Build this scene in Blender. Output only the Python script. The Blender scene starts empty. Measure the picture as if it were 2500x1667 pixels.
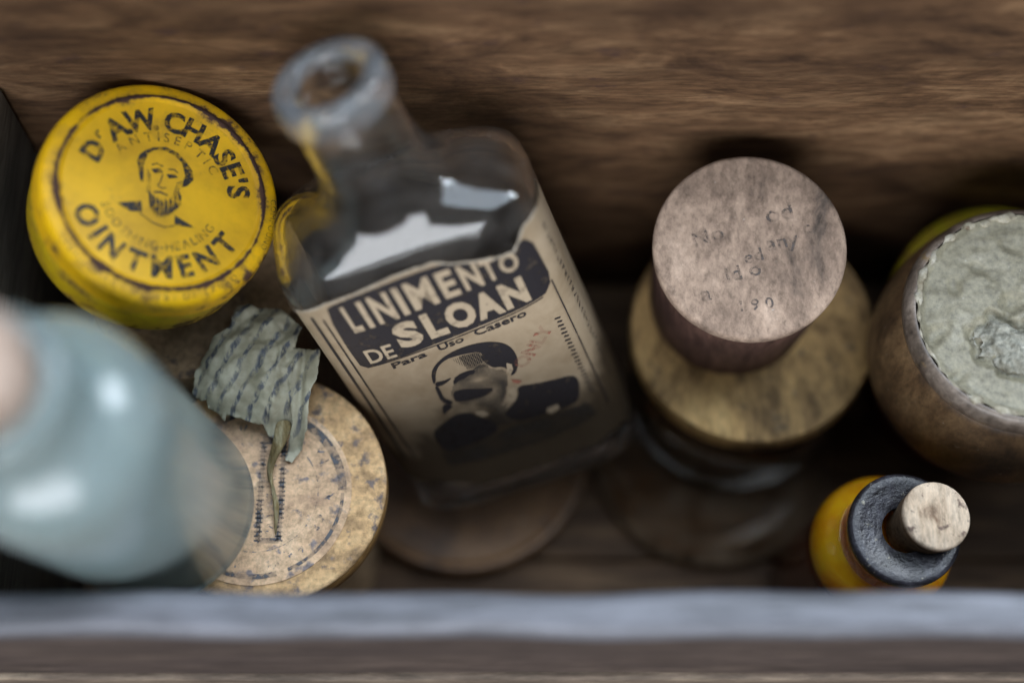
import bpy, bmesh, math, random
from mathutils import Vector, Matrix, noise
from mathutils.geometry import tessellate_polygon
random.seed(7)
sc = bpy.context.scene
R = math.radians

# ------------------------------------------------------------------ camera
cam = bpy.data.cameras.new('camera')
camo = bpy.data.objects.new('camera', cam); sc.collection.objects.link(camo)
camo.location = (0, 0, .472); camo.rotation_euler = (R(22), 0, 0)
cam.sensor_width = 36; cam.lens = 55; cam.clip_start = .01; cam.clip_end = 50
cam.dof.use_dof = True; cam.dof.focus_distance = .403; cam.dof.aperture_fstop = 2.4
sc.camera = camo

# ------------------------------------------------------------------ world, lamps, exposure
w = bpy.data.worlds.new('World'); sc.world = w; w.use_nodes = True
bg = w.node_tree.nodes['Background']
bg.inputs[0].default_value = (.74, .72, .72, 1); bg.inputs[1].default_value = .10

def area(name, loc, target, size, energy, col, sy=None):
    l = bpy.data.lights.new(name, 'AREA'); l.size = size; l.energy = energy; l.color = col
    if sy: l.shape = 'RECTANGLE'; l.size_y = sy
    o = bpy.data.objects.new(name, l); sc.collection.objects.link(o)
    o.location = loc
    o.rotation_euler = (Vector(target) - Vector(loc)).to_track_quat('-Z', 'Y').to_euler()
    return o
area('window_light', (.20, .48, 1.25), (0, .14, .08), 1.25, 16.5, (.74, .86, 1.0), 1.0)
area('side_window_light', (.72, .66, .98), (-.05, .12, .12), .50, 8.0, (.84, .92, 1.0), .30)
area('front_window_light', (-.15, -1.05, .78), (0, .20, .12), 1.15, 23.0, (.92, .95, 1.0), .62)

sc.view_settings.view_transform = 'Standard'; sc.view_settings.look = 'None'
sc.view_settings.gamma = 1; sc.view_settings.exposure = 0
sc.view_settings.use_curve_mapping = False
sc.cycles.use_denoising = True
sc.cycles.max_bounces = 16; sc.cycles.transmission_bounces = 14; sc.cycles.transparent_max_bounces = 16
sc.cycles.caustics_reflective = True; sc.cycles.caustics_refractive = True
sc.cycles.sample_clamp_indirect = 4.0

# ------------------------------------------------------------------ helpers
C = sc.collection.objects

def link_mesh(name, me, m=None, parent=None, smooth=True):
    o = bpy.data.objects.new(name, me); C.link(o)
    if m: me.materials.append(m)
    if smooth:
        for p in me.polygons: p.use_smooth = True
    if parent is not None: o.parent = parent
    return o

def mesh(name, verts, faces, m=None, parent=None, smooth=True, fix=False):
    me = bpy.data.meshes.new(name); me.from_pydata([tuple(v) for v in verts], [], faces); me.update()
    if fix:
        b = bmesh.new(); b.from_mesh(me); bmesh.ops.recalc_face_normals(b, faces=b.faces); b.to_mesh(me); b.free()
    return link_mesh(name, me, m, parent, smooth)

def frame(org, zax, xh=(1, 0, 0)):
    z = Vector(zax).normalized(); x = Vector(xh); x = (x - z * x.dot(z)).normalized(); y = z.cross(x)
    M = Matrix((x, y, z)).transposed().to_4x4(); M.translation = Vector(org); return M

def thing(name, M, label, cat, group=None):
    o = bpy.data.objects.new(name, None); C.link(o); o.empty_display_size = .01
    o.matrix_world = M; o['label'] = label; o['category'] = cat
    if group: o['group'] = group
    return o

def auto_sharp(o, ang=40):
    me = o.data
    b = bmesh.new(); b.from_mesh(me)
    for e in b.edges:
        e.smooth = not (len(e.link_faces) == 2 and e.calc_face_angle(0) > R(ang))
    b.to_mesh(me); b.free()

def lathe(name, prof, m, parent, n=72, wob=0, seed=0, sharp=40, close=False):
    """prof: (r,z) list, outside first; r==0 ends are poles."""
    vs, fs, rings = [], [], []
    for k, (r, z) in enumerate(prof):
        if r < 1e-7:
            rings.append([len(vs)]); vs.append((0, 0, z)); continue
        ring = []
        for i in range(n):
            a = 2 * math.pi * i / n
            d = 1 + (wob * noise.noise(Vector((math.cos(a) * 1.6 + seed, math.sin(a) * 1.6, z * 60 + seed))) if wob else 0)
            ring.append(len(vs)); vs.append((r * d * math.cos(a), r * d * math.sin(a), z))
        rings.append(ring)
    prs = list(zip(rings, rings[1:])) + ([(rings[-1], rings[0])] if close else [])
    for A, B in prs:
        for i in range(n):
            j = (i + 1) % n
            if len(A) == 1 and len(B) == 1: continue
            if len(A) == 1: fs.append((A[0], B[j], B[i]))
            elif len(B) == 1: fs.append((A[i], A[j], B[0]))
            else: fs.append((A[i], A[j], B[j], B[i]))
    o = mesh(name, vs, fs, m, parent, True, True)
    auto_sharp(o, sharp)
    return o

def board(name, lo, hi, m, parent, bev=.0015, rough=0, seed=0, cuts=24):
    """a plank with worn, slightly wandering edges"""
    b = bmesh.new(); bmesh.ops.create_cube(b, size=1)
    lo, hi = Vector(lo), Vector(hi)
    for v in b.verts: v.co = Vector((lo[i] if v.co[i] < 0 else hi[i] for i in range(3)))
    ax = max(range(3), key=lambda i: (hi - lo)[i])
    for k in range(1, cuts):
        no = Vector((0, 0, 0)); no[ax] = 1
        pt = lo.copy(); pt[ax] = lo[ax] + (hi[ax] - lo[ax]) * k / cuts
        bmesh.ops.bisect_plane(b, geom=b.verts[:] + b.edges[:] + b.faces[:], plane_co=pt, plane_no=no)
    ed = [e for e in b.edges if len(e.link_faces) == 2 and e.calc_face_angle(0) > .5]
    bmesh.ops.bevel(b, geom=ed, offset=bev, segments=3, profile=.5, affect='EDGES')
    if rough:
        for v in b.verts:
            q = Vector(v.co) * 55; q[ax] = v.co[ax] * 28
            v.co += Vector((noise.noise(q + Vector((seed, 0, 0))), noise.noise(q + Vector((0, seed + 9, 0))), noise.noise(q + Vector((0, 0, seed + 17))))) * rough
    me = bpy.data.meshes.new(name); b.to_mesh(me); b.free()
    return link_mesh(name, me, m, parent, True)

# ---- flat print: 2D shapes -> mesh, mapped onto a surface
_gl = {}
def glyphs(txt, bold=0.0, shear=0.0, sx=1.0):
    key = (txt, bold, shear, sx)
    if key in _gl: return _gl[key]
    cu = bpy.data.curves.new('tmp', 'FONT'); cu.body = txt; cu.size = 1; cu.offset = bold; cu.shear = shear
    cu.fill_mode = 'FRONT'; cu.resolution_u = 3
    ob = bpy.data.objects.new('tmp', cu); C.link(ob)
    bpy.context.view_layer.update()
    me = bpy.data.meshes.new_from_object(ob)
    vs = [(v.co.x * sx, v.co.y) for v in me.vertices]; fs = [tuple(p.vertices) for p in me.polygons]
    bpy.data.objects.remove(ob); bpy.data.curves.remove(cu); bpy.data.meshes.remove(me)
    _gl[key] = (vs, fs); return _gl[key]

def smooth_poly(P, it=2):
    for _ in range(it):
        Q = []
        for (a, b), (c, d) in zip(P, P[1:] + P[:1]): Q += [(a * .75 + c * .25, b * .75 + d * .25), (a * .25 + c * .75, b * .25 + d * .75)]
        P = Q
    return P
def inside(P, x, y):
    r = False
    for (a, b), (c, d) in zip(P, P[1:] + P[:1]):
        if (b > y) != (d > y) and x < (c - a) * (y - b) / (d - b) + a: r = not r
    return r

class Print:
    def hatch(s, P, gap, ang, wf, step=.05):
        """engraved shading: parallel strokes whose width wf(x,y) swells and dies away"""
        c, n = math.cos(ang), math.sin(ang); cx = sum(p[0] for p in P) / len(P); cy = sum(p[1] for p in P) / len(P)
        rad = max(math.hypot(p[0] - cx, p[1] - cy) for p in P); k = -rad
        while k < rad:
            t = -rad; prev = None
            while t < rad:
                x, y = cx + c * t - n * k, cy + n * t + c * k
                wd = wf(x, y) * gap if inside(P, x, y) else 0
                if prev and wd > gap * .08 and prev[2] > gap * .08:
                    (x0, y0, w0) = prev
                    s.add([(x0 - n * w0 / 2, y0 + c * w0 / 2), (x0 + n * w0 / 2, y0 - c * w0 / 2), (x + n * wd / 2, y - c * wd / 2), (x - n * wd / 2, y + c * wd / 2)], [(0, 1, 2, 3)])
                prev = (x, y, wd); t += step
            k += gap
    def __init__(s): s.v, s.f = [], []
    def add(s, vs, fs):
        n = len(s.v); s.v += vs; s.f += [tuple(i + n for i in f) for f in fs]
    def poly(s, pts):
        tri = tessellate_polygon([[Vector((x, y, 0)) for x, y in pts]]); s.add(list(pts), [tuple(t) for t in tri])
    def line(s, pts, wd):
        L, Rr = [], []
        for i, p in enumerate(pts):
            a = Vector(pts[max(i - 1, 0)]); b = Vector(pts[min(i + 1, len(pts) - 1)]); d = (b - a).normalized()
            nn = Vector((-d.y, d.x)) * wd / 2; q = Vector(p); L.append(tuple(q + nn)); Rr.append(tuple(q - nn))
        n = len(pts); s.add(L + Rr, [(i, i + 1, n + i + 1, n + i) for i in range(n - 1)])
    def fit(s, txt, x0, x1, y0, y1, bold=.02, y0b=None, y1b=None):
        """text stretched to a box; y0b/y1b give the right-hand end its own baseline and height"""
        vs, fs = glyphs(txt, bold)
        xs = [p[0] for p in vs]; ys = [p[1] for p in vs]
        y0b = y0 if y0b is None else y0b; y1b = y1 if y1b is None else y1b
        out = []
        for x, y in vs:
            u = (x - min(xs)) / (max(xs) - min(xs)); v = (y - min(ys)) / (max(ys) - min(ys))
            lo = y0 + (y0b - y0) * u; hi = y1 + (y1b - y1) * u
            out.append((x0 + (x1 - x0) * u, lo + (hi - lo) * v))
        s.add(out, fs)
    def at(s, txt, x, y, h, ang=0, bold=.0, sx=1.0):
        vs, fs = glyphs(txt, bold, 0, sx)
        k = h / .7; c, n = math.cos(ang), math.sin(ang)
        s.add([(x + (a * c - b * n) * k, y + (a * n + b * c) * k) for a, b in vs], fs)
    def arc(s, txt, r, a0, a1, h, bold=.0, sx=1.0, inside=False):
        """letters spread evenly between the angles a0 and a1 (degrees); inside: heads towards the centre"""
        k = h / .7; n = len(txt)
        ws = []
        for ch in txt:
            if ch == ' ': ws.append(.28); continue
            vs, _ = glyphs(ch, bold, 0, sx); ws.append(max(p[0] for p in vs) - min(p[0] for p in vs) + .16)
        tot = sum(ws); run = 0
        for ch, wd in zip(txt, ws):
            a = R(a0 + (a1 - a0) * (run + wd / 2) / tot); run += wd
            if ch == ' ': continue
            vs, fs = glyphs(ch, bold, 0, sx); mx = (max(p[0] for p in vs) + min(p[0] for p in vs)) / 2
            ra = a + math.pi / 2 if inside else a - math.pi / 2
            c, q = math.cos(ra), math.sin(ra)
            ox, oy = r * math.cos(a), r * math.sin(a)
            s.add([(ox + ((x - mx) * c - y * q) * k, oy + ((x - mx) * q + y * c) * k) for x, y in vs], fs)
    def scrawl(s, x, y, h, ang, seed):
        """one worn-away, unreadable character: two or three short strokes"""
        rnd = random.Random(seed); c, n = math.cos(ang), math.sin(ang)
        for _ in range(rnd.choice((2, 3, 3))):
            a, b = rnd.choice((-.32, 0, .32)), rnd.choice((0, .5, 1.0)); d, e = rnd.choice((-.32, 0, .32)), rnd.choice((0, .5, 1.0))
            if (a, b) == (d, e): d, e = -a + .1, 1 - b
            P = [((a + (d - a) * t) * h, (b + (e - b) * t) * h) for t in (0, .5, 1)]
            s.line([(x + u * c - v * n, y + u * n + v * c) for u, v in P], h * .16)
    def scrawl_arc(s, k, r, a0, a1, h, inside=False):
        for i in range(k):
            a = R(a0 + (a1 - a0) * (i + .5) / k)
            if random.Random(i * 7 + k).random() < .15: continue
            s.scrawl(r * math.cos(a), r * math.sin(a), h, a + math.pi / 2 if inside else a - math.pi / 2, i * 31 + k)
    def build(s, name, m, parent, mp, cut=None):
        me = bpy.data.meshes.new(name); me.from_pydata([(x, y, 0) for x, y in s.v], [], s.f); me.update()
        if cut:
            b = bmesh.new(); b.from_mesh(me)
            x0 = min(v.co.x for v in b.verts); x1 = max(v.co.x for v in b.verts)
            x = math.floor(x0 / cut) * cut + cut
            while x < x1:
                bmesh.ops.bisect_plane(b, geom=b.verts[:] + b.edges[:] + b.faces[:], plane_co=(x, 0, 0), plane_no=(1, 0, 0)); x += cut
            bmesh.ops.triangulate(b, faces=b.faces[:]); b.to_mesh(me); b.free()
        for v in me.vertices: v.co = mp(v.co.x, v.co.y)
        return link_mesh(name, me, m, parent, False)

# ------------------------------------------------------------------ materials
def new_mat(name):
    m = bpy.data.materials.new(name); m.use_nodes = True
    nt = m.node_tree; return m, nt, nt.nodes['Principled BSDF']
def nd(nt, typ, **k):
    n = nt.nodes.new(typ)
    for a, b in k.items():
        if a.startswith('i_'):
            key = a[2:]; n.inputs[int(key) if key.isdigit() else key.replace('_', ' ')].default_value = b
        else: setattr(n, a, b)
    return n
def coords(nt, scale=(1, 1, 1), rot=(0, 0, 0), loc=(0, 0, 0)):
    tc = nd(nt, 'ShaderNodeTexCoord'); mp = nd(nt, 'ShaderNodeMapping')
    mp.inputs['Scale'].default_value = scale; mp.inputs['Rotation'].default_value = rot; mp.inputs['Location'].default_value = loc
    nt.links.new(tc.outputs['Object'], mp.inputs['Vector']); return mp.outputs['Vector']
def noise_n(nt, vec, scale, detail=6, rough=.6, dist=0):
    n = nd(nt, 'ShaderNodeTexNoise', i_Scale=scale, i_Detail=detail, i_Roughness=rough, i_Distortion=dist)
    nt.links.new(vec, n.inputs['Vector']); return n.outputs['Fac']
def ramp(nt, fac, stops):
    r = nd(nt, 'ShaderNodeValToRGB'); e = r.color_ramp.elements
    while len(e) < len(stops): e.new(.5)
    for el, (p, c) in zip(e, stops):
        el.position = p; el.color = (c, c, c, 1) if isinstance(c, (int, float)) else (*c, 1)
    nt.links.new(fac, r.inputs['Fac']); return r.outputs['Color']
def mix(nt, fac, a, b, mode='MIX'):
    n = nd(nt, 'ShaderNodeMix', data_type='RGBA', blend_type=mode)
    def put(sock, v):
        if hasattr(v, 'is_linked') or hasattr(v, 'links'): nt.links.new(v, sock)
        elif isinstance(v, (int, float)): sock.default_value = v if sock.type == 'VALUE' else (v, v, v, 1)
        else: sock.default_value = (*v, 1)
    put(n.inputs[0], fac); put(n.inputs[6], a); put(n.inputs[7], b); return n.outputs[2]
def bump(nt, bs, h, strength=.3, dist=.001):
    b = nd(nt, 'ShaderNodeBump', i_Strength=strength, i_Distance=dist)
    nt.links.new(h, b.inputs['Height']); nt.links.new(b.outputs['Normal'], bs.inputs['Normal'])

def wood(name, dark, mid, light, grain='x', scale=1.0, rough=.55, stain=.6, seed=0.0, spec=.2, fleck=None, along=11, fine=460):
    m, nt, bs = new_mat(name)
    s = {'x': (along, 85, 85), 'y': (85, along, 85), 'z': (85, 85, along)}[grain]
    v = coords(nt, tuple(q * scale for q in s), loc=(seed, seed * 1.7, seed * .6))
    g = noise_n(nt, v, 1.0, 10, .72, 1.1)
    a2 = along * 4.5
    s2 = {'x': (a2, fine, fine), 'y': (fine, a2, fine), 'z': (fine, fine, a2)}[grain]
    f = noise_n(nt, coords(nt, tuple(q * scale for q in s2), loc=(seed, 3, 1)), 1.0, 6, .7)
    col = ramp(nt, g, [(.30, dark), (.50, mid), (.70, light)])
    fcol = ramp(nt, f, [(.30, .36), (.5, .95), (.70, 1.42)])
    col = mix(nt, .85, col, fcol, 'MULTIPLY')
    big = noise_n(nt, coords(nt, {'x': (9, 30, 30), 'y': (30, 9, 30), 'z': (30, 30, 9)}[grain], loc=(4, seed, 2)), 1.0, 5, .65, 1.0)
    col = mix(nt, ramp(nt, big, [(.42, 0), (.66, stain)]), col, dark)
    if fleck:
        fl = noise_n(nt, coords(nt, (70, 150, 150) if grain == 'x' else (110, 110, 110), loc=(1, 8, seed)), 1.0, 4, .7)
        col = mix(nt, ramp(nt, fl, [(.60, 0), (.74, .75)]), col, fleck)
    nt.links.new(col, bs.inputs['Base Color'])
    rr = ramp(nt, g, [(.2, rough + .15), (.8, rough - .08)]); nt.links.new(rr, bs.inputs['Roughness'])
    bs.inputs['Specular IOR Level'].default_value = spec
    bump(nt, bs, mix(nt, .5, g, f), .55, .0012)
    return m

def glass(name, col, rough=.02, dirt=None, dirt_amt=.5, dirt_scale=70, ior=1.48, streak=(1, 1, 1)):
    m, nt, bs = new_mat(name)
    bs.inputs['Base Color'].default_value = (*col, 1); bs.inputs['Transmission Weight'].default_value = 1
    bs.inputs['Roughness'].default_value = rough; bs.inputs['IOR'].default_value = ior
    v = coords(nt, streak)
    n0 = noise_n(nt, v, 55, 3, .5)
    bump(nt, bs, n0, .20, .002)
    if dirt:
        d = nd(nt, 'ShaderNodeBsdfDiffuse'); d.inputs[0].default_value = (*dirt, 1)
        mx = nd(nt, 'ShaderNodeMixShader')
        n1 = noise_n(nt, v, dirt_scale, 8, .72, .5)
        nt.links.new(ramp(nt, n1, [(.40, dirt_amt * .12), (.72, dirt_amt)]), mx.inputs[0])
        nt.links.new(bs.outputs[0], mx.inputs[1]); nt.links.new(d.outputs[0], mx.inputs[2])
        nt.links.new(mx.outputs[0], nt.nodes['Material Output'].inputs['Surface'])
    return m

def mottled(name, stops, scale=90, rough=.7, stretch=(1, 1, 1), rot=(0, 0, 0), spots=None, spot_scale=240, spot_lo=.62, bmp=.3, spec=.16, coat=0, bdist=.0008, seed=0):
    m, nt, bs = new_mat(name)
    v = coords(nt, stretch, rot, (seed, seed * .7, 0))
    n = noise_n(nt, v, scale, 8, .66, .4)
    col = ramp(nt, n, stops)
    n2 = noise_n(nt, coords(nt, loc=(5, 2, seed)), spot_scale, 4, .6)
    if spots: col = mix(nt, ramp(nt, n2, [(spot_lo, 0), (spot_lo + .08, .9)]), col, spots)
    n3 = noise_n(nt, coords(nt, stretch, rot, (seed, 3.3, 1.1)), 620, 5, .75)
    col = mix(nt, .9, col, ramp(nt, n3, [(.30, .50), (.5, .98), (.70, 1.35)]), 'MULTIPLY')
    n4 = noise_n(nt, coords(nt, loc=(7, seed, 2)), 780, 2, .4)      # specks of pale dust
    col = mix(nt, ramp(nt, n4, [(.755, 0), (.80, .5)]), col, (.58, .57, .54))
    nt.links.new(col, bs.inputs['Base Color'])
    bs.inputs['Roughness'].default_value = rough; bs.inputs['Specular IOR Level'].default_value = spec
    bs.inputs['Coat Weight'].default_value = coat
    if bmp: bump(nt, bs, mix(nt, .5, n, n2), bmp, bdist)
    return m

def ink(name, col, wear=.45, scale=420, lo=.42, rough=.6):
    """printer's ink, rubbed through in specks"""
    m, nt, bs = new_mat(name)
    bs.inputs['Base Color'].default_value = (*col, 1); bs.inputs['Roughness'].default_value = rough
    n = noise_n(nt, coords(nt), scale, 5, .7)
    nt.links.new(ramp(nt, n, [(lo, 1 - wear), (lo + .10, 1)]), bs.inputs['Alpha'])
    return m

M_back = wood('back_board_wood', (.040, .021, .012), (.142, .077, .039), (.285, .170, .090), 'x', 1.0, .66, .75, 3.1, .2, (.055, .030, .027), along=24, fine=820)
M_front = wood('front_board_wood', (.045, .035, .033), (.095, .072, .063), (.16, .122, .10), 'x', 1.0, .6, .6, 9.4, .22, along=14)
M_low = wood('worn_lower_board_wood', (.08, .062, .048), (.19, .145, .11), (.36, .29, .21), 'x', 1.2, .6, .6, 2.9, .35, along=16)
M_rim = wood('skylit_grey_wood', (.075, .078, .09), (.135, .14, .163), (.22, .23, .265), 'x', .8, .45, .5, 5.2, .6)  # sky light on the rim's top, painted in as pale blue-grey
M_side = wood('side_board_wood', (.05, .045, .036), (.11, .096, .078), (.17, .15, .12), 'y', 1.0, .6, .5, 1.3)
M_floor = wood('floor_wood', (.035, .020, .012), (.095, .055, .030), (.19, .118, .062), 'x', 1.0, .6, .6, 6.6)

# ------------------------------------------------------------------ the crate
YB, YF, XL, XR = .2108, .0796, -.131, .192
crate = thing('wooden_crate', Matrix.Translation((0, .14, 0)), 'old brown wooden crate holding all the bottles, tins and boxes', 'crate')
MI = crate.matrix_world.inverted()
def cb(*a, **k):
    o = board(*a, crate, **k); o.data.transform(MI); return o
cb('back_board', (XL - .012, YB, -.012), (XR + .012, YB + .012, .205), M_back, bev=.0015, rough=.0004, seed=2)
cb('front_board', (XL - .012, YF - .0098, .0772), (XR + .012, YF, .1205), M_front, bev=.0012, rough=.0004, seed=5)
cb('lower_front_board', (XL - .012, YF - .0112, -.012), (XR + .012, YF, .0765), M_low, bev=.0014, rough=.0005, seed=6, cuts=60)
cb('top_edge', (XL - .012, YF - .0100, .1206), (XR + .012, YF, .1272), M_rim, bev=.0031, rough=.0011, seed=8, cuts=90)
cb('side_board', (XL - .012, YF + .0003, -.012), (XL, YB - .0003, .125), M_side, bev=.0012, rough=.0003, seed=11)
cb('side_board', (XR, YF + .0003, -.012), (XR + .012, YB - .0003, .125), M_side, bev=.0012, rough=.0003, seed=12)
yy = YF + .0004
for k, wd in enumerate((.038, .045, .0465)):
    cb('floor_board', (XL + .0004, yy, -.010), (XR - .0004, yy + wd, 0), M_floor, bev=.001, rough=.0003, seed=20 + k); yy += wd + .0006
table = board('table_top', (-.5, -.12, -.04), (.5, .5, -.0125), wood('table_wood', (.05, .035, .025), (.12, .085, .06), (.18, .13, .09), 'x', .6, .5, .4, 8.8), None, bev=.003)
table['kind'] = 'structure'

# ------------------------------------------------------------------ yellow ointment tin
def yellow_mat(name, base, dull, amt=1.0, seed=0):
    m, nt, bs = new_mat(name)
    v = coords(nt, loc=(seed, 0, 0))
    n = noise_n(nt, v, 60, 6, .6)
    col = ramp(nt, n, [(.32, dull), (.55, base), (.75, tuple(min(1, c * 1.12) for c in base))])
    # rubbed, rusted patches gather on the raised bead and the rolled edge
    tc = nd(nt, 'ShaderNodeTexCoord'); sep = nd(nt, 'ShaderNodeSeparateXYZ'); nt.links.new(tc.outputs['Object'], sep.inputs[0])
    cmb = nd(nt, 'ShaderNodeCombineXYZ'); nt.links.new(sep.outputs[0], cmb.inputs[0]); nt.links.new(sep.outputs[1], cmb.inputs[1])
    ln = nd(nt, 'ShaderNodeVectorMath', operation='LENGTH'); nt.links.new(cmb.outputs[0], ln.inputs[0])
    mr = nd(nt, 'ShaderNodeMapRange', i_From_Min=0.0, i_From_Max=.032); nt.links.new(ln.outputs['Value'], mr.inputs['Value'])
    zone = ramp(nt, mr.outputs[0], [(0, .10), (.76, .14), (.815, .45), (.845, .98), (.868, .60), (.90, .46), (.97, .42)])
    r1 = noise_n(nt, coords(nt, loc=(2.3 + seed, 7.7, 0)), 150, 6, .66)
    r2 = noise_n(nt, coords(nt, loc=(9.1 + seed, 1.2, 0)), 48, 3, .5)
    a = nd(nt, 'ShaderNodeMath', operation='MULTIPLY_ADD', i_1=.55, i_2=0.0); nt.links.new(zone, a.inputs[0])
    b = nd(nt, 'ShaderNodeMath', operation='ADD'); nt.links.new(a.outputs[0], b.inputs[0]); nt.links.new(r1, b.inputs[1])
    c = nd(nt, 'ShaderNodeMath', operation='MULTIPLY_ADD', i_1=.6, i_2=-.30); nt.links.new(r2, c.inputs[0])
    d = nd(nt, 'ShaderNodeMath', operation='ADD'); nt.links.new(b.outputs[0], d.inputs[0]); nt.links.new(c.outputs[0], d.inputs[1])
    rust = ramp(nt, d.outputs[0], [(.80, 0), (.90, amt)])
    rcol = ramp(nt, r1, [(.35, (.025, .014, .022)), (.7, (.10, .05, .03))])
    halo = ramp(nt, d.outputs[0], [(.66, 0), (.84, .55)])
    col = mix(nt, halo, col, (.36, .20, .03))
    col = mix(nt, rust, col, rcol)
    nt.links.new(col, bs.inputs['Base Color'])
    bs.inputs['Specular IOR Level'].default_value = .28
    rg = ramp(nt, rust, [(0, .42), (1, .8)]); nt.links.new(rg, bs.inputs['Roughness'])
    bump(nt, bs, mix(nt, .5, rust, n), -.25, .0006)
    return m
M_yel = yellow_mat('yellow_tin_paint', (.84, .475, .005), (.62, .34, .005))
M_yel2 = yellow_mat('yellow_tin_side_paint', (.62, .43, .01), (.42, .29, .01), .8, 4)

def tin_profile_lid(r, h):
    return [(0, 0), (r * .80, 0), (r * .815, .0001), (r * .828, .0005), (r * .845, .0008), (r * .862, .0006), (r * .875, .0002), (r * .89, .0001),
            (r * .945, -.0001), (r * .972, -.0006), (r * .990, -.0016), (r, -.0032), (r, -h + .0008), (r * 1.006, -h + .0004), (r * 1.004, -h), (r * .985, -h)]
TR = .0316
tx = Vector((.9035, -.07097, -.42266)); tz = Vector((.42132, -.03367, .90629))
MT = frame((-.08694, .18013, .12539), tz, tx) @ Matrix.Scale(.957, 4)
H_T = .021
tin = thing('ointment_tin', MT @ Matrix.Translation((0, 0, -H_T)), 'tilted round yellow ointment tin with black lettering and a bearded portrait, at the left', 'tin')
up = Matrix.Translation((0, 0, H_T))
lid = lathe('lid', tin_profile_lid(TR, .0075), M_yel, tin, 96, .002, 3, 50); lid.data.transform(up)
tb = lathe('body', [(TR * .965, -.0068), (TR * .965, -.0090), (TR * .985, -.0096), (TR * .992, -.0110), (TR * .985, -.0200), (TR * .97, -.0210), (TR * .90, -.0210), (TR * .88, -.0203), (0, -.0203)], M_yel2, tin, 96, .002, 3, 50); tb.data.transform(up)
M_tink = ink('worn_black_ink', (.02, .016, .012), .75, 380, .42)
M_tink2 = ink('faded_brown_ink', (.07, .045, .012), .75, 480, .46)
mm = .001
def onlid(z):
    return lambda x, y: (x, y, H_T + z)
pr = Print()
pr.arc("D", .0176, 169, 153, .0053, .04, .95)
pr.arc("r", .0208, 151, 146, .0030, .03)
pr.arc("A.W.", .0176, 142, 102, .0057, .038, .95)
pr.arc("CHASE'S", .0176, 98, 10, .0057, .038, .95)
pr.arc("OINTMENT", .0236, 203, 340, .0056, .038, .95, True)
pr.build('lettering', M_tink, lid, onlid(.00012))
pr = Print()
pr.arc("ANTISEPTIC", .0143, 152, 32, .0026, .004)
pr.arc("SOOTHING-HEALING", .0164, 206, 338, .0023, .004, 1, True)
pr.build('small_lettering', M_tink2, lid, onlid(.00012))
pr = Print()
pr.arc("MEDICINE ACT No 81 BY DR TARRO", .0299, 218, 322, .0017, 0, 1, True)
pr.arc("COMPOUND", .0290, 12, -18, .0016, 0)
pr.build('edge_lettering', M_tink2, lid, onlid(.00022))
pr = Print()
S = lambda L: [(a * mm * 1.08, b * mm * 1.08 - .0004) for a, b in L]
for L in ([(-7.1, 6.6), (-6.9, 8.4), (-5.7, 9.9), (-5.0, 8.9), (-5.5, 5.9), (-4.8, 1.6), (-5.6, 1.9), (-6.5, 4.5)],
          [(-5.7, 9.9), (-3.9, 11.3), (-0.9, 12.2), (1.8, 11.6), (4.1, 10.0), (6.3, 7.7), (6.9, 5.6), (5.6, 3.5), (4.2, 2.6), (4.7, 6.1), (3.4, 9.2), (1.4, 10.6), (-1.3, 11.2), (-3.7, 10.6), (-5.0, 9.2)],
          [(-3.6, 5.4), (-1.5, 6.3), (-0.6, 5.4), (-2.5, 4.6)], [(0.2, 5.1), (2.2, 5.7), (3.1, 5.1), (1.0, 4.2)],
          [(-10.1, -5.5), (-4.5, -3.4), (-3.8, -6.0), (-6.4, -6.7)], [(3.9, -4.9), (9.3, -6.8), (4.2, -7.4)]):
    pr.poly(S(L))
for a, b in ((-3.0, -1.2), (-2.0, -1.9), (-1.0, -2.2), (0, -2.3), (1, -2.1), (2, -1.5), (3, -.4), (3.9, .5)):   # engraved beard strokes
    for k in range(3):
        x = a + k * .3; pr.line(S([(x, b + .9 - k * .4), (x + .3, b - 1.5 - k * .3), (x * .8 + .7, b - 4.2 + k * .5)]), .00028)
for a in range(7): pr.line(S([(-4.4 + a * .1, 5 - a * .9), (-3.4 + a * .15, 3.6 - a * .8)]), .00022)
for a in range(7): pr.line(S([(4.3 - a * .1, 4.4 - a * .7), (3.0 - a * .1, 3.4 - a * .7)]), .00022)
pr.line(S([(-.6, 5), (-.9, 2.6), (-1.4, 1.6), (-.2, 1.2), (.7, 1.6)]), .0003)
pr.line(S([(-2.0, -.3), (-.4, .1), (1.4, -.3)]), .0005)
pr.line(S([(-3.6, 6.6), (-2.4, 7.3), (-.9, 6.9)]), .0004); pr.line(S([(.3, 6.5), (1.8, 6.9), (3.0, 6.2)]), .0004)
pr.line(S([(-4.4, -6.5), (-1, -8.2), (2, -8.6), (4.3, -7.6)]), .0003)
pr.build('portrait', M_tink, lid, onlid(.00014))

# ------------------------------------------------------------------ cardboard box under the tin
M_card = mottled('brown_cardboard', [(.3, (.16, .105, .06)), (.55, (.30, .205, .12)), (.75, (.40, .29, .18))], 80, .8, spots=(.09, .07, .06), spot_lo=.60)
cbx = thing('cardboard_box', Matrix.Translation((-.0870, .1746, 0)), 'brown round cardboard box under the tilted yellow ointment tin', 'box')
lathe('body', [(0, .0002), (.0262, .0002), (.0270, .0008), (.0270, .064), (.0262, .064), (0, .064)], M_card, cbx, 64, .004, 1)
lathe('lid', [(.0274, .061), (.0282, .061), (.0284, .0626), (.0284, .0805), (.0276, .0818), (.0262, .0814), (.010, .0812), (0, .0812)], M_card, cbx, 64, .004, 2)

# ------------------------------------------------------------------ liniment bottle
BR = Matrix(((.9389, -.1683, -.3003), (.2483, .9353, .2522), (.2385, -.3114, .9199)))
MB = BR.to_4x4(); MB.translation = Vector((.0044, .1479, -.4459 + .472))
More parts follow.
